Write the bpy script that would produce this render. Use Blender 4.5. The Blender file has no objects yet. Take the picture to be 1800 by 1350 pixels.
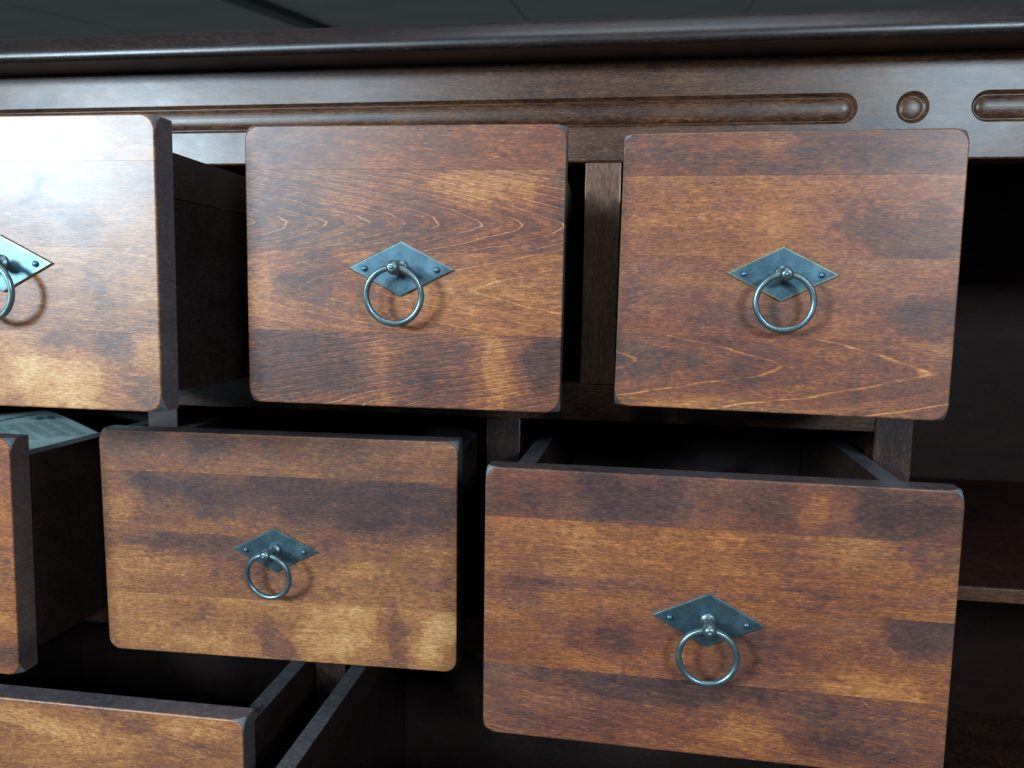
import bpy, bmesh, math, random
from mathutils import Vector, Matrix, Euler, noise as mnoise

S = bpy.context.scene
C = S.collection
R = math.radians

# ------------------------------------------------------------------ camera
yaw, pitch, roll = 0.14283, -0.11444, 0.01552
cy_, sy_ = math.cos(yaw), math.sin(yaw)
fwd = Vector((-sy_*math.cos(pitch), cy_*math.cos(pitch), math.sin(pitch)))
right = Vector((cy_, sy_, 0)); up = right.cross(fwd)
r2 = right*math.cos(roll) + up*math.sin(roll)
u2 = up*math.cos(roll) - right*math.sin(roll)
CAM = Vector((0.01949, -0.57931, -0.09532))
cd = bpy.data.cameras.new('camera')
cam = bpy.data.objects.new('camera', cd); C.objects.link(cam)
cam.matrix_world = Matrix(((r2.x, u2.x, -fwd.x, CAM.x), (r2.y, u2.y, -fwd.y, CAM.y),
                           (r2.z, u2.z, -fwd.z, CAM.z), (0, 0, 0, 1)))
cd.sensor_width = 36; cd.lens = 1375.05/1800*36
cd.clip_start = 0.01; cd.clip_end = 60
cd.dof.use_dof = True; cd.dof.focus_distance = 0.46; cd.dof.aperture_fstop = 11.0
S.camera = cam
S.cycles.pixel_filter_width = 1.2

# ------------------------------------------------------------------ light
w = bpy.data.worlds.new('World'); S.world = w; w.use_nodes = True
wb = w.node_tree.nodes['Background']
wb.inputs[0].default_value = (0.50, 0.64, 0.75, 1); wb.inputs[1].default_value = 0.17

def area(name, pos, target, sx, sy, power, col):
    l = bpy.data.lights.new(name, 'AREA'); l.shape = 'RECTANGLE'
    l.size = sx; l.size_y = sy; l.energy = power; l.color = col
    o = bpy.data.objects.new(name, l); C.objects.link(o)
    o.location = pos
    o.rotation_euler = (Vector(target)-Vector(pos)).to_track_quat('-Z', 'Y').to_euler()
    return o
area('window_light', (-1.34, -1.51, 0.28), (-0.1, 0, -0.1), 0.30, 0.30, 46, (0.62, 0.84, 1.0))
area('second_window_light', (-0.84, -1.80, 0.48), (-0.1, 0, -0.1), 0.20, 0.26, 13, (0.62, 0.84, 1.0))
area('far_window_light', (1.00, -1.90, 0.52), (0.1, 0, 0), 0.34, 0.28, 31, (0.60, 0.83, 1.0))
area('added_overhead_fill', (0.1, -0.75, 1.7), (0, -0.1, -0.2), 1.0, 0.8, 13, (0.72, 0.86, 1.0))  # unseen overhead fill, added to brighten upward faces
S.view_settings.view_transform = 'Standard'
S.view_settings.look = 'None'; S.view_settings.exposure = 0; S.view_settings.gamma = 1

# ------------------------------------------------------------------ node helper
class G:
    def __init__(s, tree): s.t = tree; s.n = tree.nodes; s.l = tree.links
    def new(s, typ, **kw):
        n = s.n.new(typ)
        for k, v in kw.items(): setattr(n, k, v)
        return n
    def put(s, sock, v):
        if isinstance(v, bpy.types.NodeSocket): s.l.new(v, sock)
        elif v is not None: sock.default_value = v
    def m(s, op, a, b=None, c=None, clamp=False):
        n = s.new('ShaderNodeMath', operation=op, use_clamp=clamp)
        s.put(n.inputs[0], a)
        if b is not None: s.put(n.inputs[1], b)
        if c is not None: s.put(n.inputs[2], c)
        return n.outputs[0]
    def vm(s, op, a, b=None):
        n = s.new('ShaderNodeVectorMath', operation=op)
        s.put(n.inputs[0], a)
        if b is not None: s.put(n.inputs[1], b)
        return n.outputs[0]
    def noise(s, vec, scale=1, detail=3, rough=.55, dist=0):
        n = s.new('ShaderNodeTexNoise'); s.put(n.inputs['Vector'], vec)
        n.inputs['Scale'].default_value = scale; n.inputs['Detail'].default_value = detail
        n.inputs['Roughness'].default_value = rough; n.inputs['Distortion'].default_value = dist
        return n.outputs[0]
    def attr(s, name, typ='OBJECT'):
        return s.new('ShaderNodeAttribute', attribute_type=typ, attribute_name=name).outputs['Fac']
    def rng(s, v, a, b, c, d, smooth=False):
        n = s.new('ShaderNodeMapRange'); n.clamp = True
        if smooth: n.interpolation_type = 'SMOOTHSTEP'
        s.put(n.inputs[0], v)
        for i, x in enumerate((a, b, c, d)): s.put(n.inputs[i+1], x)
        return n.outputs[0]
    def ramp(s, v, stops):
        n = s.new('ShaderNodeValToRGB'); s.put(n.inputs[0], v)
        e = n.color_ramp.elements
        while len(e) < len(stops): e.new(0.5)
        for q, (p, c) in zip(e, stops): q.position = p; q.color = (*c, 1)
        return n.outputs[0]
    def mix(s, f, a, b, mode='MIX'):
        n = s.new('ShaderNodeMix', data_type='RGBA', blend_type=mode)
        s.put(n.inputs[0], f); s.put(n.inputs[6], a); s.put(n.inputs[7], b)
        return n.outputs[2]

def newmat(name):
    m = bpy.data.materials.new(name); m.use_nodes = True
    g = G(m.node_tree); g.n.clear()
    out = g.new('ShaderNodeOutputMaterial'); p = g.new('ShaderNodeBsdfPrincipled')
    g.l.new(p.outputs[0], out.inputs[0])
    return m, g, p

def wood(name, stops, rough=0.34, spec=0.5, coat=0.0, vert=False, contrast=1.0, bump=0.25):
    """stained birch: streaky flecks along the grain, blotches, pale ring lines"""
    m, g, p = newmat(name)
    co = g.new('ShaderNodeTexCoord').outputs['Object']
    sp = g.new('ShaderNodeSeparateXYZ'); g.l.new(co, sp.inputs[0])
    x, y, z = sp.outputs
    if vert: x, z = z, x
    seed = g.attr('seed'); tone = g.attr('tone')
    off = g.m('MULTIPLY', seed, 3.17)
    def vec(sx, sy, sz, ox=0.0):
        c = g.new('ShaderNodeCombineXYZ')
        g.put(c.inputs[0], g.m('MULTIPLY_ADD', x, sx, g.m('ADD', off, ox)))
        g.put(c.inputs[1], g.m('MULTIPLY', y, sy))
        g.put(c.inputs[2], g.m('MULTIPLY_ADD', z, sz, off))
        return c.outputs[0]
    # warp so that the grain is never dead straight
    warp = g.noise(vec(9, 9, 14, 5), 1, 2)
    zw = g.m('MULTIPLY_ADD', g.m('SUBTRACT', warp, .5), 0.012, z)
    def vec2(sx, sz, ox=0.0):
        c = g.new('ShaderNodeCombineXYZ')
        g.put(c.inputs[0], g.m('MULTIPLY_ADD', x, sx, g.m('ADD', off, ox)))
        g.put(c.inputs[1], g.m('MULTIPLY', y, 300.0))
        g.put(c.inputs[2], g.m('MULTIPLY_ADD', zw, sz, off))
        return c.outputs[0]
    fleck = g.noise(vec2(260, 1350, 1), 1, 3, .7)
    fleck2 = g.noise(vec2(120, 620, 9), 1, 3, .6)
    streak = g.noise(vec2(22, 420, 3), 1, 3, .6)
    band = g.noise(vec2(5, 75, 4), 1, 2, .5)
    mot = g.noise(vec(55, 60, 80, 2), 1, 4, .6, .3)
    blot = g.noise(vec(17, 17, 30, 7), 1, 3, .55, .6)
    rag = g.noise(vec(130, 100, 380, 8), 1, 4, .65)
    st = g.attr('stain', 'GEOMETRY')
    # ragged edge of the painted-on stain patches
    stj = g.m('ADD', st, g.m('MULTIPLY', g.m('SUBTRACT', rag, .5), 1.5))
    stj = g.m('ADD', stj, g.m('MULTIPLY', g.m('SUBTRACT', mot, .5), 2.2))
    dark = g.rng(stj, .12, .95, 0, .24, True)
    light = g.rng(g.m('MULTIPLY', stj, -1), .15, .75, 0, .18, True)
    t = g.m('ADD', .50, tone)
    def acc(t, n, k): return g.m('ADD', t, g.m('MULTIPLY', g.m('SUBTRACT', n, .5), k*contrast))
    t = acc(t, fleck, .85); t = acc(t, fleck2, .40); t = acc(t, streak, .26)
    dash = g.rng(g.noise(vec2(300, 1700, 17), 1, 2, .6), .30, .46, .20*contrast, 0)
    t = g.m('SUBTRACT', t, g.m('MULTIPLY', dash, g.rng(g.noise(vec(30, 30, 60, 19), 1, 2), .35, .6, .3, 1)))
    t = g.m('ADD', t, .005)
    t = acc(t, band, .16); t = acc(t, mot, .34); t = acc(t, blot, .42)
    t = g.m('ADD', g.m('SUBTRACT', t, dark), light)
    # pale growth-ring lines: parabolas along the board
    rx, rz, rd, ra, rf = (g.attr(k) for k in ('rx', 'rz', 'rd', 'ra', 'rf'))
    wn = g.noise(vec(40, 40, 120, 11), 1, 3, .6)
    wn2 = g.noise(vec(14, 14, 40, 12), 1, 2, .5)
    xs = g.m('DIVIDE', g.m('SUBTRACT', x, rx), .05)
    zs = g.m('DIVIDE', g.m('SUBTRACT', z, rz), .013)
    f = g.m('MULTIPLY_ADD', xs, rd, g.m('POWER', g.m('ADD', g.m('MULTIPLY', zs, zs), .05), .62))
    f = g.m('MULTIPLY_ADD', g.m('SUBTRACT', wn, .5), .30, f)
    f = g.m('MULTIPLY_ADD', g.m('SUBTRACT', wn2, .5), .6, f)
    fr = g.m('FRACT', g.m('MULTIPLY', g.m('ADD', f, 50), rf))
    line = g.rng(g.m('ABSOLUTE', g.m('SUBTRACT', fr, .5)), 0, .05, 1, 0, True)
    soft = g.rng(fr, 0.1, .5, 0, 1, True)
    brk = g.rng(g.noise(vec(60, 60, 60, 15), 1, 2), .36, .58, .40, 1, True)
    t = g.m('ADD', t, g.m('MULTIPLY', g.m('MULTIPLY', line, brk), g.m('MULTIPLY', ra, .42)))
    t = g.m('SUBTRACT', t, g.m('MULTIPLY', soft, g.m('MULTIPLY', ra, .10)))
    col = g.ramp(t, stops)
    # hue drift between red-brown and honey
    hue = g.noise(vec(10, 10, 22, 21), 1, 2)
    col = g.mix(g.m('MULTIPLY', g.rng(g.m('ADD', hue, g.attr('honey')), .45, .85, 0, 1, True), .55), col,
                g.mix(1.0, col, (1.02, 1.42, 1.75, 1), 'MULTIPLY'))
    # fine scratches and dust specks in the varnish
    vor = g.new('ShaderNodeTexVoronoi'); g.put(vor.inputs['Vector'], vec(170, 170, 170, 31))
    vor.inputs['Scale'].default_value = 1
    spk = g.m('MULTIPLY', g.rng(vor.outputs['Distance'], .05, .10, 1, 0), g.rng(vor.outputs['Color'], .80, .84, 0, 1))
    spk = g.m('MULTIPLY', spk, g.attr('dust'))
    col = g.mix(g.m('MULTIPLY', spk, .6), col, (.45, .46, .46, 1))
    for q, (ca, sa, ox) in enumerate(((.42, .91, 41), (.80, -.60, 57))):
        c = g.new('ShaderNodeCombineXYZ')
        aa = g.m('ADD', g.m('MULTIPLY', x, ca), g.m('MULTIPLY', z, sa)); bb = g.m('SUBTRACT', g.m('MULTIPLY', z, ca), g.m('MULTIPLY', x, sa))
        bb = g.m('MULTIPLY_ADD', g.m('SUBTRACT', wn2, .5), .01, bb)
        g.put(c.inputs[0], g.m('MULTIPLY_ADD', aa, 38, off)); g.put(c.inputs[1], float(ox)); g.put(c.inputs[2], g.m('MULTIPLY_ADD', bb, 1300, off))
        scr = g.rng(g.noise(c.outputs[0], 1, 1), .765, .83, 0, .5)
        col = g.mix(scr, col, (.42, .34, .28, 1))
    g.put(p.inputs['Base Color'], col)
    rn = g.m('MULTIPLY_ADD', g.m('SUBTRACT', mot, .5), .14, g.m('MULTIPLY_ADD', g.m('SUBTRACT', fleck, .5), .10, rough))
    g.put(p.inputs['Roughness'], rn)
    p.inputs['Specular IOR Level'].default_value = spec
    p.inputs['Coat Weight'].default_value = coat; p.inputs['Coat Roughness'].default_value = .22
    b = g.new('ShaderNodeBump'); b.inputs['Strength'].default_value = bump; b.inputs['Distance'].default_value = .0004
    g.put(b.inputs['Height'], g.m('ADD', g.m('MULTIPLY', fleck, .6), g.m('ADD', g.m('MULTIPLY', mot, .8), g.m('MULTIPLY', blot, 2.2))))
    g.put(p.inputs['Normal'], b.outputs[0])
    return m

FRONT = [(.0, (.042, .018, .016)), (.22, (.090, .034, .024)), (.42, (.180, .055, .024)),
         (.60, (.335, .104, .031)), (.78, (.490, .190, .058)), (1.0, (.640, .330, .135))]
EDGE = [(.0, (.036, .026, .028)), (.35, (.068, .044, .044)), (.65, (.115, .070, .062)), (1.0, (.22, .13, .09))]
GREYTOP = [(.0, (.012, .011, .013)), (.35, (.030, .026, .029)), (.65, (.060, .052, .056)), (1.0, (.13, .11, .11))]
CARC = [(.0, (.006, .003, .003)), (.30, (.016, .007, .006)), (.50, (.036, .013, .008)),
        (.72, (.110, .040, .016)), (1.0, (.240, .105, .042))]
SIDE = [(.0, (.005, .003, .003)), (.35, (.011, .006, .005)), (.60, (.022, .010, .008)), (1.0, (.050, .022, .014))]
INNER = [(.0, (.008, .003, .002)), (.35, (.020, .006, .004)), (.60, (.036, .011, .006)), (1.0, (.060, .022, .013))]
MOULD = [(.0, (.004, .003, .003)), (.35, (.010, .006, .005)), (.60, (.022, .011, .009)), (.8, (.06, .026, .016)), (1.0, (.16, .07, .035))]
M_front = wood('stained_front_wood', FRONT, rough=.385, spec=.48, coat=.10)
M_carc = wood('dark_carcass_wood', CARC, rough=.37, spec=.36, coat=.08)
M_carcv = wood('dark_carcass_wood_upright', CARC, rough=.36, spec=.5, coat=.2, vert=True)
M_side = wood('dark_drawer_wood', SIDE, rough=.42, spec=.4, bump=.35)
M_greytop = wood('grey_top_drawer_wood', GREYTOP, rough=.5, spec=.4)
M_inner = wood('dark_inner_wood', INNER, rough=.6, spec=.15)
M_mould = wood('near_black_moulding_wood', MOULD, rough=.36, spec=.45, coat=.1)

def worn_sheen_mat():
    m, g, p = newmat('worn_sheen_chamfer')  # pale grey corner facets: worn varnish plus sky reflection painted into the colour
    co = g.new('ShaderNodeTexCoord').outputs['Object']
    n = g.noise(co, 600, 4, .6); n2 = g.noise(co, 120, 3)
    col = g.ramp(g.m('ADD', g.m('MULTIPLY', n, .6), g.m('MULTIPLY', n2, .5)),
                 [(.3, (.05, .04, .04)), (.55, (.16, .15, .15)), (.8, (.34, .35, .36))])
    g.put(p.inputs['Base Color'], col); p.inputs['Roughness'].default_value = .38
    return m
M_worn_sheen = worn_sheen_mat()
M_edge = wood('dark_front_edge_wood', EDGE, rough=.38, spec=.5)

def metal_mat(name='aged_steel', k=1.0, r=1.0, g_=1.0, b_=1.0):
    m, g, p = newmat(name)
    co = g.new('ShaderNodeTexCoord').outputs['Object']
    n = g.noise(co, 90, 5, .6); n2 = g.noise(co, 700, 4, .65); n3 = g.noise(co, 35, 3)
    t = g.m('ADD', g.m('MULTIPLY', n, .6), g.m('MULTIPLY', n2, .4))
    col = g.ramp(t, [(.30, (.060, .112, .140)), (.5, (.088, .150, .180)), (.7, (.125, .195, .225))])
    col = g.mix(1.0, col, (k*r, k*g_, k*b_, 1), 'MULTIPLY')
    brass = g.attr('edge', 'GEOMETRY')
    bf = g.m('MULTIPLY', g.rng(g.m('ADD', brass, g.m('MULTIPLY', g.m('SUBTRACT', n3, .5), .9)), .45, .95, 0, 1, True), g.m('ADD', .25, g.attr('brass')), clamp=True)
    col = g.mix(bf, col, (.36, .31, .20, 1))
    g.put(p.inputs['Base Color'], col); p.inputs['Metallic'].default_value = .85
    g.put(p.inputs['Roughness'], g.rng(n, .3, .7, .30, .46))
    b = g.new('ShaderNodeBump'); b.inputs['Strength'].default_value = .12; b.inputs['Distance'].default_value = .0003
    g.put(b.inputs['Height'], g.m('ADD', g.m('MULTIPLY', n2, .4), g.m('MULTIPLY', n, 2.0))); g.put(p.inputs['Normal'], b.outputs[0])
    return m
M_metal = metal_mat()
M_ring = metal_mat('worn_ring_steel', 1.5, 1.30, 1.02, .86)

def ceil_mat():
    m, g, p = newmat('dim_grey_panel')
    co = g.new('ShaderNodeTexCoord').outputs['Object']
    n = g.noise(co, 3, 4); n2 = g.noise(co, 60, 3)
    g.put(p.inputs['Base Color'], g.ramp(g.m('ADD', g.m('MULTIPLY', n, .7), g.m('MULTIPLY', n2, .3)),
          [(.3, (.245, .230, .200)), (.7, (.315, .295, .255))]))
    p.inputs['Roughness'].default_value = .8
    return m
M_ceil = ceil_mat()
def flat(name, col, rough=.7, metallic=0.):
    m, g, p = newmat(name)
    co = g.new('ShaderNodeTexCoord').outputs['Object']
    n = g.noise(co, 45, 4)
    g.put(p.inputs['Base Color'], g.mix(n, (*[c*.86 for c in col], 1), (*[min(1, c*1.12) for c in col], 1)))
    p.inputs['Roughness'].default_value = rough; p.inputs['Metallic'].default_value = metallic
    return m
M_beam = flat('dark_beam_paint', (.03, .034, .034))
M_paper = flat('pale_printed_paper', (.34, .46, .45), .8)
M_ink = flat('green_printing_ink', (.045, .14, .15), .7)
M_ink2 = flat('faint_printing_ink', (.25, .36, .36), .75)

# ------------------------------------------------------------------ mesh helpers
def finish(name, bm, mats, parent=None, angle=38, smooth=True, loc=None):
    me = bpy.data.meshes.new(name)
    bmesh.ops.recalc_face_normals(bm, faces=bm.faces)
    bm.to_mesh(me); bm.free()
    for m in (mats if isinstance(mats, (list, tuple)) else [mats]): me.materials.append(m)
    if smooth:
        me.set_sharp_from_angle(angle=R(angle))
        for f in me.polygons: f.use_smooth = max(abs(c) for c in f.normal) < .9995
    o = bpy.data.objects.new(name, me); C.objects.link(o)
    if parent is not None: o.parent = parent
    if loc is not None: o.location = loc
    return o
def props(o, **kw):
    for k, v in kw.items(): o[k] = v
    return o
def bx(bm, x0, x1, y0, y1, z0, z1, bev=.0008, seg=2):
    r = bmesh.ops.create_cube(bm, size=1)
    vs = r['verts']
    for v in vs:
        v.co = Vector(((x0+x1)/2+v.co.x*(x1-x0), (y0+y1)/2+v.co.y*(y1-y0), (z0+z1)/2+v.co.z*(z1-z0)))
    if bev:
        es = {e for v in vs for e in v.link_edges}
        bmesh.ops.bevel(bm, geom=list(es), offset=bev, segments=seg, profile=.6, affect='EDGES')
def box(name, x0, x1, y0, y1, z0, z1, mat, parent, bev=.0008, seed=None, tone=0., **kw):
    bm = bmesh.new(); bx(bm, x0, x1, y0, y1, z0, z1, bev)
    o = finish(name, bm, mat, parent)
    rnd.setdefault('n', 0); rnd['n'] += 1
    props(o, seed=float(seed if seed is not None else rnd['n']*1.37), tone=float(tone), **kw)
    return o
rnd = {}
def empty(name, loc, label=None, category=None, group=None):
    o = bpy.data.objects.new(name, None); C.objects.link(o); o.location = loc
    o.empty_display_size = .02
    if label: o['label'] = label
    if category: o['category'] = category
    if group: o['group'] = group
    return o
def extrude_x(bm, prof, x0, x1, close=True):
    a = [bm.verts.new((x0, y, z)) for y, z in prof]
    b = [bm.verts.new((x1, y, z)) for y, z in prof]
    n = len(prof)
    for i in range(n if close else n-1):
        j = (i+1) % n
        bm.faces.new((a[i], a[j], b[j], b[i]))
    if close: bm.faces.new(a); bm.faces.new(b)

# ------------------------------------------------------------------ ceiling behind
H0, SL = .66, .183
def ceil_z(y): return CAM.z + H0 + SL*(y-CAM.y)
ceiling = bpy.data.objects.new('ceiling', None); C.objects.link(ceiling); ceiling['kind'] = 'structure'
ceiling.location = (0, 0, 0)
PW = 1.13
def slab(name, x0, x1, y0, y1, dz, th, mat):
    bm = bmesh.new()
    vs = []
    for (xx, yy, d) in [(x0, y0, 0), (x1, y0, 0), (x1, y1, 0), (x0, y1, 0), (x0, y0, th), (x1, y0, th), (x1, y1, th), (x0, y1, th)]:
        vs.append(bm.verts.new((xx, yy, ceil_z(yy)+dz+d)))
    for q in [(0, 1, 2, 3), (4, 7, 6, 5), (0, 4, 5, 1), (1, 5, 6, 2), (2, 6, 7, 3), (3, 7, 4, 0)]:
        bm.faces.new([vs[i] for i in q])
    return finish(name, bm, mat, ceiling, smooth=False)
XC = -0.555   # seam near the middle of the picture
for k in range(-4, 5):
    slab('panel', XC+k*PW+.004, XC+(k+1)*PW-.004, 1.0, 9.0, random.Random(k).uniform(0, .004), .02, M_ceil)
slab('beam', XC-PW-.045, XC-PW+.045, 1.0, 9.0, -.035, .033, M_beam)

# ------------------------------------------------------------------ cabinet
cab = empty('sideboard', (0, 0, -.64),
            'dark brown stained wooden sideboard with grooved apron holding the pulled-out drawers', 'sideboard')
def cbox(name, x0, x1, y0, y1, z0, z1, mat, **kw):
    o = box(name, x0, x1, y0, y1, z0+.64, z1+.64, mat, cab, **kw); return o
ZT = .0695
XL, XR = -.665, .665
SW = .0256/2
# apron with routed grooves
def apron():
    bm = bmesh.new()
    y0, y1 = 0.0, .020
    zc, Rg = .0343, .0104
    def capsule(xa, xb, r, n=14):
        pts = []
        for i in range(n+1):
            a = -math.pi/2 + math.pi*i/n; pts.append((xb+r*math.cos(a), zc+r*math.sin(a)))
        for i in range(n+1):
            a = math.pi/2 + math.pi*i/n; pts.append((xa+r*math.cos(a), zc+r*math.sin(a)))
        return pts
    prof = [(1.0, 0), (.985, .0002), (.94, .0009), (.87, .0020), (.80, .0030), (.765, .0034), (.74, .0034), (.72, .0030),
            (.69, .0023), (.62, .0015), (.50, .0009), (.36, .0005), (.20, .0003), (.02, .0002)]
    caps = [(-.59, .1610, 1.0), (.2067, .20675, 1.03), (.2540, .60, 1.0)]
    edges = []
    rect = [bm.verts.new((x, y0, z)) for x, z in [(XL, 0.0012), (XR, 0.0012), (XR, ZT), (XL, ZT)]]
    for i in range(4): edges.append(bm.edges.new((rect[i], rect[(i+1) % 4])))
    for xa, xb, k in caps:
        prev = None
        for (f, d) in prof:
            loop = [bm.verts.new((x, y0+(d if k == 1 else (d*.85 if f > .73 else .0014+d*.45)), z)) for x, z in capsule(xa, xb, Rg*k*(f if (k == 1 or f > .765) else f*.93))]
            n = len(loop)
            if prev is None:
                for i in range(n): edges.append(bm.edges.new((loop[i], loop[(i+1) % n])))
            else:
                for i in range(n):
                    bm.faces.new((prev[i], prev[(i+1) % n], loop[(i+1) % n], loop[i]))
            prev = loop
        bm.faces.new(prev)
    bmesh.ops.triangle_fill(bm, use_beauty=True, edges=edges)
    # remaining sides
    lo = [bm.verts.new((x, y, z)) for x, y, z in [(XL, .0004, .0004), (XR, .0004, .0004), (XL, .0012, 0), (XR, .0012, 0), (XL, y1, 0), (XR, y1, 0), (XL, y1, ZT), (XR, y1, ZT)]]
    bm.faces.new((rect[0], rect[1], lo[1], lo[0])); bm.faces.new((lo[0], lo[1], lo[3], lo[2]))
    bm.faces.new((lo[2], lo[3], lo[5], lo[4])); bm.faces.new((lo[4], lo[5], lo[7], lo[6]))
    bm.faces.new((lo[6], lo[7], rect[2], rect[3]))
    for v in bm.verts: v.co.z += .64
    o = finish('apron', bm, M_carc, cab, angle=50)
    props(o, seed=4.2, tone=.15, ra=.25, rx=.3, rz=.66, rd=.3, rf=.6)
apron()
# moulded edge and top board
bm = bmesh.new()
prof = [(.0185, ZT+.0003), (-.0335, ZT+.0003), (-.0350, ZT+.0008), (-.0361, ZT+.0018), (-.0366, ZT+.0036), (-.0367, ZT+.0056),
        (-.0363, ZT+.0076), (-.0354, ZT+.0096), (-.0342, ZT+.0116), (-.0330, ZT+.0135), (-.0319, ZT+.0152),
        (-.0308, ZT+.0168), (-.0294, ZT+.0184), (-.0276, ZT+.0197), (-.0255, ZT+.0203), (.0185, ZT+.0203)]
extrude_x(bm, [(y, z+.64) for y, z in prof], XL-.03, XR+.03)
props(finish('top_moulding', bm, M_mould, cab, angle=50), seed=9.1, tone=.03)
cbox('top_board', XL-.03, XR+.03, .0190, .40, ZT+.0003, ZT+.0200, M_carc, seed=3.3)
# uprights: row one has four columns, row two three, row three two
a1, b1, a2, b2 = -.1614, -.1886, -.3505, -.3775
ZB = -.600
def stile(xc, z0, z1, tone=.0):
    cbox('stile', xc-SW, xc+SW, .0012, .022, z0, z1, M_carcv, tone=tone)
    cbox('partition', xc-.009, xc+.009, .0226, .37, z0+.0004, z1-.0004, M_side)
for xc in (-.42, -.21, 0): stile(xc, a1+.0003, -.0003, .26 if xc == 0 else .1)
for xc in (-.35, -.07): stile(xc, a2+.0003, b1-.0003, -.12)  # lower uprights toned darker: shade between the drawers put into the wood
stile(-.21, ZB+.02, b2-.0003, -.12)
for xc in (-.63,): stile(xc, ZB+.02, -.0003)
# the tall stile that ends the drawer bank, with the rails butting against it
cbox('stile', .21-SW, .21+SW, .0012, .022, ZB+.0205, -.0003, M_carcv, tone=.0)
cbox('partition', .2010, .2225, .0226, .37, ZB+.0205, -.0003, M_side)
cbox('rail', -.63+SW, .21-SW-.0002, .0010, .022, b1, a1, M_carc, tone=.10)
cbox('rail', -.63+SW, .21-SW-.0002, .0010, .022, b2, a2, M_carc, tone=.05)
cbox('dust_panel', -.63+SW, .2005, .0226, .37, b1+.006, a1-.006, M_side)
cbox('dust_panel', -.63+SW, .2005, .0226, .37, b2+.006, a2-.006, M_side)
cbox('bottom_rail', XL, XR, 0, .37, ZB, ZB+.0200, M_carc)
cbox('side_panel', XL, XL+.02, .0005, .37, ZB+.0205, -.0003, M_carcv)
cbox('side_panel', XR-.02, XR, .0005, .37, ZB+.0205, -.0003, M_carcv)
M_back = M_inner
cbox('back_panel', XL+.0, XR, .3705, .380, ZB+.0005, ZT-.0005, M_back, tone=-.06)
cbox('shelf', .2232, XR-.0205, .0065, .37, -.3092, -.2990, M_inner, tone=.0)  # dark wood carries the drawers' shadow in the shelf's colour
cbox('shelf_lit_edge', .2232, XR-.0205, .0035, .0063, -.3092, -.2990, M_carc, tone=.24)  # shelf's own front edge, split off to stay lighter than the shaded top
cbox('foot_block', XL+.02, XL+.09, .02, .09, -.6399, ZB-.0004, M_carc)
cbox('foot_block', XR-.09, XR-.02, .02, .09, -.6399, ZB-.0004, M_carc)

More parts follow.
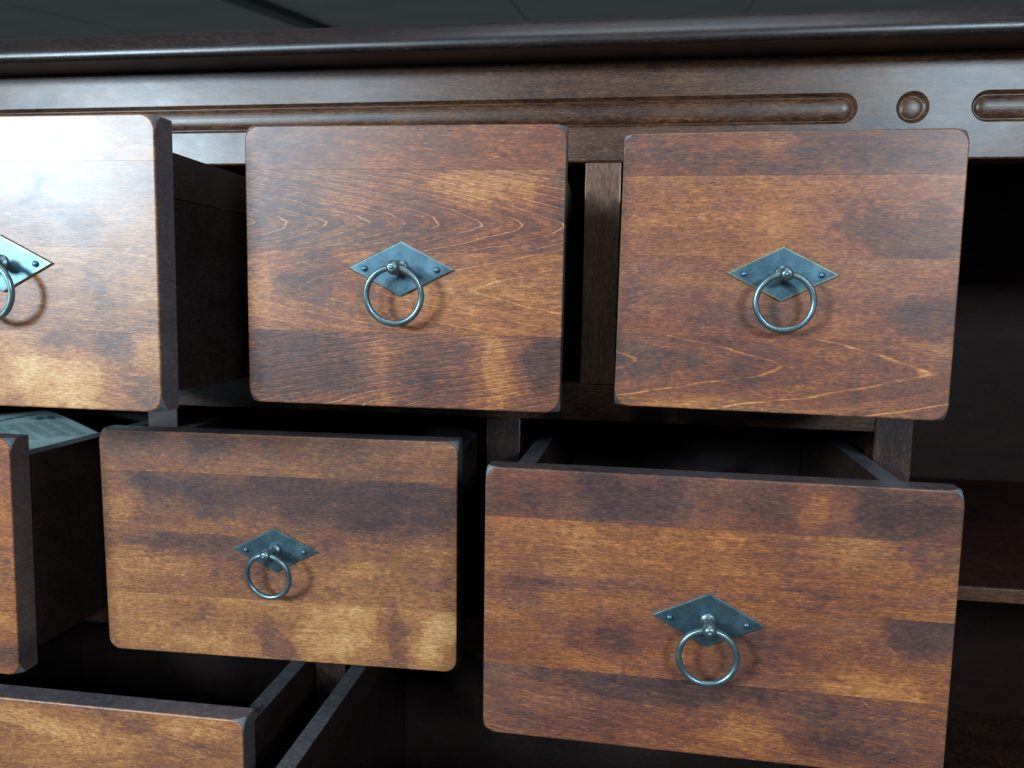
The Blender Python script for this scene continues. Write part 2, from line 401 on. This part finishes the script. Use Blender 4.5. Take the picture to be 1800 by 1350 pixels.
# ------------------------------------------------------------------ drawers
TH = .0172
def front_boards(root, hw, h, seams, spec, seedbase, honey):
    """one solid front cut into glued-up boards; each board a mesh of its own"""
    z0, z1 = 0.0, h
    def loop(rad, ins, y, n=9):
        pts = []
        for cx, cz, a0 in [(hw-rad, z0+rad, -90), (hw-rad, z1-rad, 0), (-hw+rad, z1-rad, 90), (-hw+rad, z0+rad, 180)]:
            for i in range(n+1):
                a = R(a0+90*i/n); pts.append((cx+(rad-ins)*math.cos(a), y, cz+(rad-ins)*math.sin(a)))
        return pts
    def build():
        bm = bmesh.new(); prev = None
        loops = [loop(.0085, .0008, 0), loop(.0085, .0003, .00022), loop(.0084, 0, .0008), loop(.0045, 0, .0028),
                 loop(.0018, 0, .0050), loop(.0011, 0, .0062), loop(.0010, 0, TH-.0006), loop(.0010, .0006, TH)]
        for k, lp in enumerate(loops):
            vs = [bm.verts.new(c) for c in lp]
            n = len(vs)
            if prev is None: bm.faces.new(vs)
            else:
                for i in range(n):
                    f = bm.faces.new((prev[i], prev[(i+1) % n], vs[(i+1) % n], vs[i]))
                    if k in (3, 4, 5) and i % 10 != 9: f.material_index = 1
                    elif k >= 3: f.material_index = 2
            prev = vs
        bm.faces.new(prev[::-1])
        bmesh.ops.recalc_face_normals(bm, faces=bm.faces)
        return bm
    cuts = [z0-.01]+[h-s for s in seams[::-1]]+[z1+.01]
    nb = len(cuts)-1
    for i in range(nb):
        bm = build()
        lo, hi = cuts[i], cuts[i+1]
        for (zz, sgn) in ((lo+.00004, -1), (hi-.00004, 1)):
            if z0 < zz < z1:
                r = bmesh.ops.bisect_plane(bm, geom=bm.verts[:]+bm.edges[:]+bm.faces[:], dist=1e-6,
                                           plane_co=(0, 0, zz), plane_no=(0, 0, sgn), clear_outer=True)
                es = [e for e in r['geom_cut'] if isinstance(e, bmesh.types.BMEdge)]
                bmesh.ops.edgeloop_fill(bm, edges=es)
        # a light grid on the board so that its stain patches can be stored per vertex
        ff = [f for f in bm.faces]
        x = -hw+.006
        while x < hw:
            bmesh.ops.bisect_plane(bm, geom=bm.verts[:]+bm.edges[:]+bm.faces[:], dist=1e-6, plane_co=(x, 0, 0), plane_no=(1, 0, 0))
            x += .0075
        zz = max(lo, z0)+.005
        while zz < min(hi, z1)-.001:
            bmesh.ops.bisect_plane(bm, geom=bm.verts[:]+bm.edges[:]+bm.faces[:], dist=1e-6, plane_co=(0, 0, zz), plane_no=(0, 0, 1))
            zz += .0065
        me_o = finish('board', bm, [M_front, M_worn_sheen, M_edge], root)
        me = me_o.data
        at = me.attributes.new('stain', 'FLOAT', 'POINT')
        k = nb-1-i                              # board number from the top
        vlo, vhi = 1-min(hi, z1)/h, 1-max(lo, z0)/h
        bl = [b for b in spec.get('blots', []) if vlo <= b[1] <= vhi]
        for j, v in enumerate(me.vertices):
            u = (v.co.x+hw)/(2*hw); vv = 1-v.co.z/h
            s = 0
            nv = mnoise.noise_vector(Vector((v.co.x*38+seedbase, k*3.3, v.co.z*55)))
            nw = mnoise.noise_vector(Vector((v.co.x*95+seedbase, k*5.3, v.co.z*120)))
            u += (nv.x*.055+nw.x*.02)*.091/hw; vv += nv.z*.035+nw.z*.018
            for (bu, bv, ru, rv, st) in bl:
                q = ((u-bu)/ru)**2+((vv-bv)/rv)**2
                if q < 6: s += st*math.exp(-q*q*.35)
            at.data[j].value = s
        bd = spec.get('boards', {}).get(k, {})
        props(me_o, seed=seedbase+k*2.71, tone=float(bd.get('tone', 0)), honey=float(.05+honey+bd.get('honey', 0)),
              ra=float(bd.get('ra', 0)), rx=float(bd.get('rx', 0)), rz=float(bd.get('rz', 0)+h*(1-bd.get('rv', .5))),
              rd=float(bd.get('rd', 1)), rf=float(bd.get('rf', 1)), dust=.12)

def pull(root, h, spec):
    """diamond plate with two pins, a turned knob and a hanging ring"""
    bm = bmesh.new()
    a, b = .0306, .0155
    pts = [(a, 0), (0, b), (-a, 0), (0, -b)]
    lay = bm.verts.layers.float.new('edge')
    def ring_(k, y, e):
        vs = []
        for x, z in pts:
            v = bm.verts.new((x*k, y, z*k)); v[lay] = e; vs.append(v)
        return vs
    N = [ring_(1.0, 0, 1), ring_(1.0, -.0009, 1), ring_(.965, -.0013, 1), ring_(.91, -.00135, .45), ring_(.80, -.00135, 0)]
    for p0, p1 in zip(N, N[1:]):
        for i in range(4): bm.faces.new((p0[i], p0[(i+1) % 4], p1[(i+1) % 4], p1[i]))
    bm.faces.new(N[-1]); bm.faces.new(N[0][::-1])
    pl = finish('backplate', bm, M_metal, root, angle=25)
    pl.location = (spec.get('px', 0), -.0001, h/2+spec.get('pz', 0))
    pl.rotation_euler = (0, R(spec.get('proll', 0)), 0)
    pl['brass'] = float(spec.get('brass', .05))
    for sx in (-1, 1):
        bm = bmesh.new()
        bmesh.ops.create_uvsphere(bm, u_segments=16, v_segments=10, radius=.00175)
        for v in bm.verts: v.co = Vector((v.co.x, v.co.y*.75, v.co.z))
        finish('pin', bm, M_metal, pl, angle=80, loc=(sx*.0207, -.0016, -.0003))
    # knob: lathe about the y axis
    bm = bmesh.new()
    so = spec.get('so', .0115)
    prof = [(.0046, -.0012), (.0047, -.0020), (.0040, -.0027), (.0030, -.0032), (.0026, -.0045), (.0026, -so+.0042), (.0030, -so+.0034)]
    for i in range(1, 12):
        t = math.pi*(.18+.82*i/11); prof.append((.0041*math.sin(t), -so+.0041*math.cos(t)*1.0))
    # a small turned nipple on the ball's face
    prof[-2:] = [(.0013, -so-.0036), (.0012, -so-.0041), (.0006, -so-.0045), (.00001, -so-.0046)]
    n = 24; prev = None
    for r_, y_ in prof:
        vs = [bm.verts.new((r_*math.cos(2*math.pi*k/n), y_, r_*math.sin(2*math.pi*k/n))) for k in range(n)]
        if prev:
            for k in range(n): bm.faces.new((prev[k], prev[(k+1) % n], vs[(k+1) % n], vs[k]))
        prev = vs
    kn = finish('knob', bm, M_ring, pl, angle=60, loc=(0, 0, .0003))
    kn.rotation_euler = (R(spec.get('ktilt', 0)), 0, R(spec.get('kyaw', 0)))
    # ring
    bm = bmesh.new()
    RR, rr, n1, n2 = .0153, .00172, 72, 14
    g = [[bm.verts.new(((RR+rr*math.cos(q))*math.cos(t), rr*math.sin(q), (RR+rr*math.cos(q))*math.sin(t)-RR))
          for q in [2*math.pi*j/n2 for j in range(n2)]] for t in [2*math.pi*i/n1 for i in range(n1)]]
    for i in range(n1):
        for j in range(n2):
            bm.faces.new((g[i][j], g[(i+1) % n1][j], g[(i+1) % n1][(j+1) % n2], g[i][(j+1) % n2]))
    rg = finish('ring', bm, M_ring, pl, angle=80)
    rg.location = kn.location + kn.rotation_euler.to_matrix() @ Vector((0, -so, 0))
    rg.rotation_euler = (R(spec.get('rtilt', 3)), R(spec.get('rroll', 0)), R(spec.get('ryaw', 0)))

def drawer(cx, zt, zb, y, hw, rot, spec, label, seed, seams, honey=0, depth=.345):
    h = zt-zb
    M = Euler(rot, 'XYZ').to_matrix()
    root = empty('drawer', Vector((cx, y, (zt+zb)/2)) + M @ Vector((0, 0, -h/2)), label, 'drawer', 'drawers pulled out of the sideboard')
    root.rotation_euler = rot
    front_boards(root, hw, h, seams, spec, seed, honey)
    si = .0050; t = .0125; zt_ = h-.0150
    # sides are two boards each, a narrow one glued on top
    for s in (-1, 1):
        xa, xb = sorted((s*(hw-si), s*(hw-si-t)))
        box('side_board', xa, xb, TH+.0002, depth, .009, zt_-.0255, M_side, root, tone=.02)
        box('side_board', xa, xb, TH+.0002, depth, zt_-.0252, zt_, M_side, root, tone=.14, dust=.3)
        tb = C.objects[-1].data; tb.materials.append(M_greytop)
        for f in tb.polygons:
            if f.normal.z > .5: f.material_index = 1  # upward faces take a greyer, paler wood colour
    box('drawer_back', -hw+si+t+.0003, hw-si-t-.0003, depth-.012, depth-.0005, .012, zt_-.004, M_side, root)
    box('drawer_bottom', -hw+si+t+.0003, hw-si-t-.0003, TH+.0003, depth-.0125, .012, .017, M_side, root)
    pull(root, h, spec)
    return root

r1 = (-.0035, -.1605); r2_ = (-.1900, -.3490)
s1 = [.0240, .0690, .1145]; s2 = [.0282, .0710, .1160]
W1, W2, W3 = .091, .126, .196

drawer(-.3177, r1[0]-.0011, r1[1]-.0011, -.1921, W1, (-.0116, .0026, .0003),
       dict(blots=[(.60, .55, .2, .2, .1), (.70, .78, .12, .05, .9), (.86, .84, .05, .14, .8), (.72, .90, .13, .09, -1), (.95, .93, .05, .08, .6),
                   (.94, .80, .04, .06, -.5), (.82, .58, .06, .08, .6), (.60, .86, .08, .1, -.6), (.72, .62, .06, .05, -.5), (.90, .65, .05, .06, -.3),
                   (.65, .30, .1, .1, .4), (.80, .35, .1, .08, .4), (.9, .4, .06, .1, -.3)],
            boards={0: dict(tone=.0), 2: dict(tone=.06, ra=.5, rx=-.02, rv=.45, rd=-.6, rf=1.6), 3: dict(tone=.08)},
            rtilt=2, rroll=4, kyaw=-1, proll=-1.0, brass=.1, ryaw=-3), 'top row drawer cut off by the left edge, its front glaring with window light', 11.3, s1, honey=.32)
drawer(-.1063, r1[0]-.0002, r1[1]-.0002, -.1493, W1, (.0016, .0051, .0216),
       dict(blots=[(.12, .08, .2, .1, .5), (.7, .08, .2, .05, -.2), (.10, .30, .14, .11, .55), (.46, .36, .16, .07, .55), (.85, .22, .2, .06, -.5),
                   (.55, .23, .2, .05, -.3), (.975, .24, .035, .09, 1.0), (.22, .52, .10, .07, .7), (.06, .57, .05, .11, -.7), (.75, .60, .25, .10, -.35),
                   (.28, .66, .1, .05, .4), (.12, .86, .18, .11, .85), (.44, .86, .035, .15, -.6), (.62, .88, .10, .12, .6), (.80, .86, .045, .14, -.9),
                   (.955, .82, .06, .09, 1.0), (.35, .93, .08, .05, .4)],
            boards={0: dict(tone=-.08, ra=.25, rx=-.2, rv=.2, rd=.5, rf=1.2), 1: dict(tone=.0, ra=1.15, rx=.02, rv=.34, rd=1.0, rf=2.2),
                    2: dict(tone=.03, ra=.65, rx=.06, rv=.57, rd=-.9, rf=1.1), 3: dict(tone=-.03, ra=1.2, rx=-.03, rv=1.02, rd=-.9, rf=2.5)},
            kyaw=-5, ktilt=0, so=.0120, ryaw=3, rtilt=4, proll=.4), 'top row drawer with cathedral grain, the middle one of three fronts', 23.9, s1)
drawer(.1055, r1[0]+.0001, r1[1]+.0001, -.1192, W1, (-.0237, .0067, -.0557),
       dict(blots=[(.62, .09, .30, .07, .6), (.15, .09, .2, .06, .3), (.40, .05, .10, .035, -.7), (.86, .36, .16, .10, .75), (.70, .30, .06, .05, .3), (.30, .25, .25, .06, -.25),
                   (.38, .67, .15, .05, .6), (.86, .66, .18, .07, .6), (.68, .62, .08, .07, -.4), (.12, .52, .12, .06, .2), (.03, .58, .03, .06, .6),
                   (.25, .85, .22, .08, .45), (.70, .88, .2, .07, .2), (.30, .97, .16, .03, -.5), (.92, .80, .06, .05, -.3)],
            boards={0: dict(tone=-.12), 1: dict(tone=.01), 2: dict(tone=-.05), 3: dict(tone=-.05, ra=.9, rx=.045, rv=.83, rd=1.0, rf=.62)},
            brass=.75, kyaw=3, ktilt=4, so=.0120, ryaw=1), 'top row drawer farthest right, its plate edged in worn brass', 37.1, s1)
drawer(-.2125, r2_[0]-.0021, r2_[1]-.0021, -.0890, W2, (.0113, -.0008, .0256),
       dict(blots=[(.12, .06, .12, .06, .4), (.33, .05, .06, .06, .7), (.60, .07, .15, .05, .4), (.55, .26, .38, .10, .85), (.12, .22, .06, .05, .8), (.06, .32, .045, .08, -.8),
                   (.85, .30, .16, .09, .7), (.20, .32, .06, .04, -.2), (.30, .48, .2, .05, .7), (.12, .50, .12, .03, .3), (.12, .60, .12, .05, -.6), (.42, .58, .13, .05, .6),
                   (.66, .50, .06, .06, .6), (.72, .56, .10, .05, -.7), (.55, .68, .2, .04, .3), (.88, .62, .10, .05, .5), (.96, .53, .05, .04, -.4),
                   (.20, .82, .12, .06, .35), (.25, .92, .16, .05, -.4), (.46, .84, .05, .08, .5), (.51, .96, .03, .05, 1.1), (.40, .92, .05, .03, .4), (.68, .86, .10, .10, -.8),
                   (.83, .84, .045, .10, .8), (.80, .96, .06, .04, .5), (.95, .80, .05, .06, -.9), (.93, .93, .06, .06, -.5)],
            boards={0: dict(tone=-.06), 1: dict(tone=-.09), 2: dict(tone=.01, ra=.35, rx=-.1, rv=.5, rd=.5, rf=2.4), 3: dict(tone=.07)},
            kyaw=-6, so=.0125, rtilt=6, ryaw=-4, proll=-.7, brass=0.), 'second row drawer with honey coloured streaks, below the gap of the left two fronts', 51.7, s2, honey=.34)
drawer(.0694, r2_[0]-.0026, r2_[1]-.0026, -.1538, W2, (-.0004, -.0016, -.0265),
       dict(blots=[(.10, .08, .09, .07, .4), (.32, .09, .13, .08, .9), (.185, .08, .04, .06, -.7), (.25, .03, .04, .03, .4), (.50, .10, .08, .04, -.4), (.60, .10, .07, .06, .5),
                   (.72, .09, .04, .07, -1), (.88, .09, .12, .07, .8), (.35, .24, .25, .06, -.35), (.80, .22, .1, .06, -.35), (.62, .28, .12, .05, .3), (.94, .22, .06, .06, .7),
                   (.10, .42, .08, .03, .6), (.30, .43, .14, .04, .5), (.70, .42, .16, .05, .55), (.95, .47, .07, .10, 1.1), (.52, .46, .1, .04, -.1), (.45, .55, .3, .04, .15),
                   (.26, .60, .09, .05, .6), (.64, .62, .12, .09, .6), (.85, .56, .1, .04, -.3), (.35, .74, .28, .08, .75), (.62, .78, .05, .06, .4), (.48, .72, .06, .04, .4),
                   (.85, .70, .10, .05, -.8), (.70, .74, .06, .04, -.2), (.55, .86, .10, .05, -.8), (.48, .80, .06, .10, .6), (.78, .84, .09, .06, .5), (.60, .93, .1, .03, -.5),
                   (.85, .93, .12, .05, .5), (.08, .80, .05, .12, -.2), (.2, .93, .15, .05, .3)],
            boards={0: dict(tone=-.17), 1: dict(tone=.0, ra=.35, rx=-.3, rv=.1, rd=.10, rf=1.7), 2: dict(tone=-.05), 3: dict(tone=-.10, ra=.45, rx=-.2, rv=1.2, rd=.9, rf=.9)},
            kyaw=1, ktilt=8, proll=1.5, so=.0115, rtilt=2, dust=.7), 'large second row drawer on the right, its open box showing behind the front', 66.2, s2)
d0 = drawer(-.495, r2_[0]-.0006, r2_[1]-.0006, -.1386, W2, (-.0043, .0132, .0002),
       dict(blots=[(.97, .1, .04, .08, .3), (.97, .55, .04, .1, .4), (.97, .75, .04, .05, -.6), (.97, .92, .04, .05, .8)],
            boards={}), 'second row drawer of which only a right sliver shows, with the paper inside', 79.4, s2)
drawer(-.4202, -.3802, -.585, -.1187, W3, (0, 0, 0),
       dict(blots=[(.70, .04, .05, .04, .5), (.80, .05, .05, .04, .7), (.93, .04, .05, .05, -.2), (.60, .06, .1, .04, -.5), (.70, .12, .1, .05, -.5), (.86, .14, .06, .06, .2), (.95, .10, .05, .04, .3), (.90, .06, .06, .03, -.4)],
            boards={0: dict(tone=.06, ra=.35, rx=.05, rv=.12, rd=.9, rf=1.5), 1: dict(tone=.04)}),
       'lowest drawer at the bottom left corner with its pale top edge visible', 91.8, [.052, .10, .15], honey=.34)
drawer(.0, -.3802, -.585, -.2250, W3, (0, 0, 0), dict(boards={}),
       'lowest drawer pulled out below the picture, only one dark side of its box showing', 104.5, [.035, .08, .125, .17])

# ------------------------------------------------------------------ printed paper in the far left drawer
pz = -.2235
A = Vector((-.571, .139, 0)); e1 = Vector((.80, -.60, 0)).normalized(); e2 = Vector((-.60, -.80, 0)).normalized()
leaf = empty('leaflet', (A.x, A.y, pz), 'pale green printed leaflet lying inside the half hidden left drawer', 'leaflet')
ang = math.atan2(e1.y, e1.x)
leaf.rotation_euler = (0, 0, ang)
def sheet(name, x0, x1, y0, y1, z, th, mat):
    bm = bmesh.new(); bx(bm, x0, x1, y0, y1, z, z+th, 0)
    return finish(name, bm, mat, leaf, smooth=False)
bm = bmesh.new()
NX, NY = 14, 10
g = [[bm.verts.new((i/NX*.21, -j/NY*.148, .0012*math.sin(i/NX*5)+.0016*math.sin(j/NY*3+1)+.002)) for j in range(NY+1)] for i in range(NX+1)]
for i in range(NX):
    for j in range(NY): bm.faces.new((g[i][j], g[i+1][j], g[i+1][j+1], g[i][j+1]))
r = bmesh.ops.extrude_face_region(bm, geom=bm.faces[:])
for v in [q for q in r['geom'] if isinstance(q, bmesh.types.BMVert)]: v.co.z -= .0012
page = finish('page', bm, M_paper, leaf)
def wz(x, y): return .0012*math.sin(x/.21*5)+.0016*math.sin(-y/.148*3+1)+.0021
def printed(name, shapes, mat):
    bm = bmesh.new()
    for pts in shapes:
        f = bm.faces.new([bm.verts.new((x, y, wz(x, y)+.0002)) for x, y in pts])
        bmesh.ops.triangulate(bm, faces=[f])
    return finish(name, bm, mat, page, smooth=False)
def quad(x0, x1, y0, y1): return [(x0, y0), (x1, y0), (x1, y1), (x0, y1)]
printed('heading_bar', [[(.0400+.0065*i, -.018-.0105*i), (.0480+.0065*i, -.018-.0105*i), (.0537+.0065*i, -.0272-.0105*i), (.0457+.0065*i, -.0272-.0105*i)] for i in range(6)], M_ink)
fl = []
for k in range(6):
    a = 2*math.pi*k/6+.3; cx, cy = .074+.0075*math.cos(a), -.0165+.0075*math.sin(a)
    fl.append([(cx+.0055*math.cos(q)*math.cos(a)-.0030*math.sin(q)*math.sin(a), cy+.0055*math.cos(q)*math.sin(a)+.0030*math.sin(q)*math.cos(a)) for q in [i*math.pi/5 for i in range(10)]])
printed('flower_emblem', fl, M_ink)
rl = random.Random(5)
printed('text_line', [quad(x, x+.0016, y-rl.uniform(.006, .011), y) for x in [.094+.006*j for j in range(14)] for y in [-.010-.012*i for i in range(9)]], M_ink2)
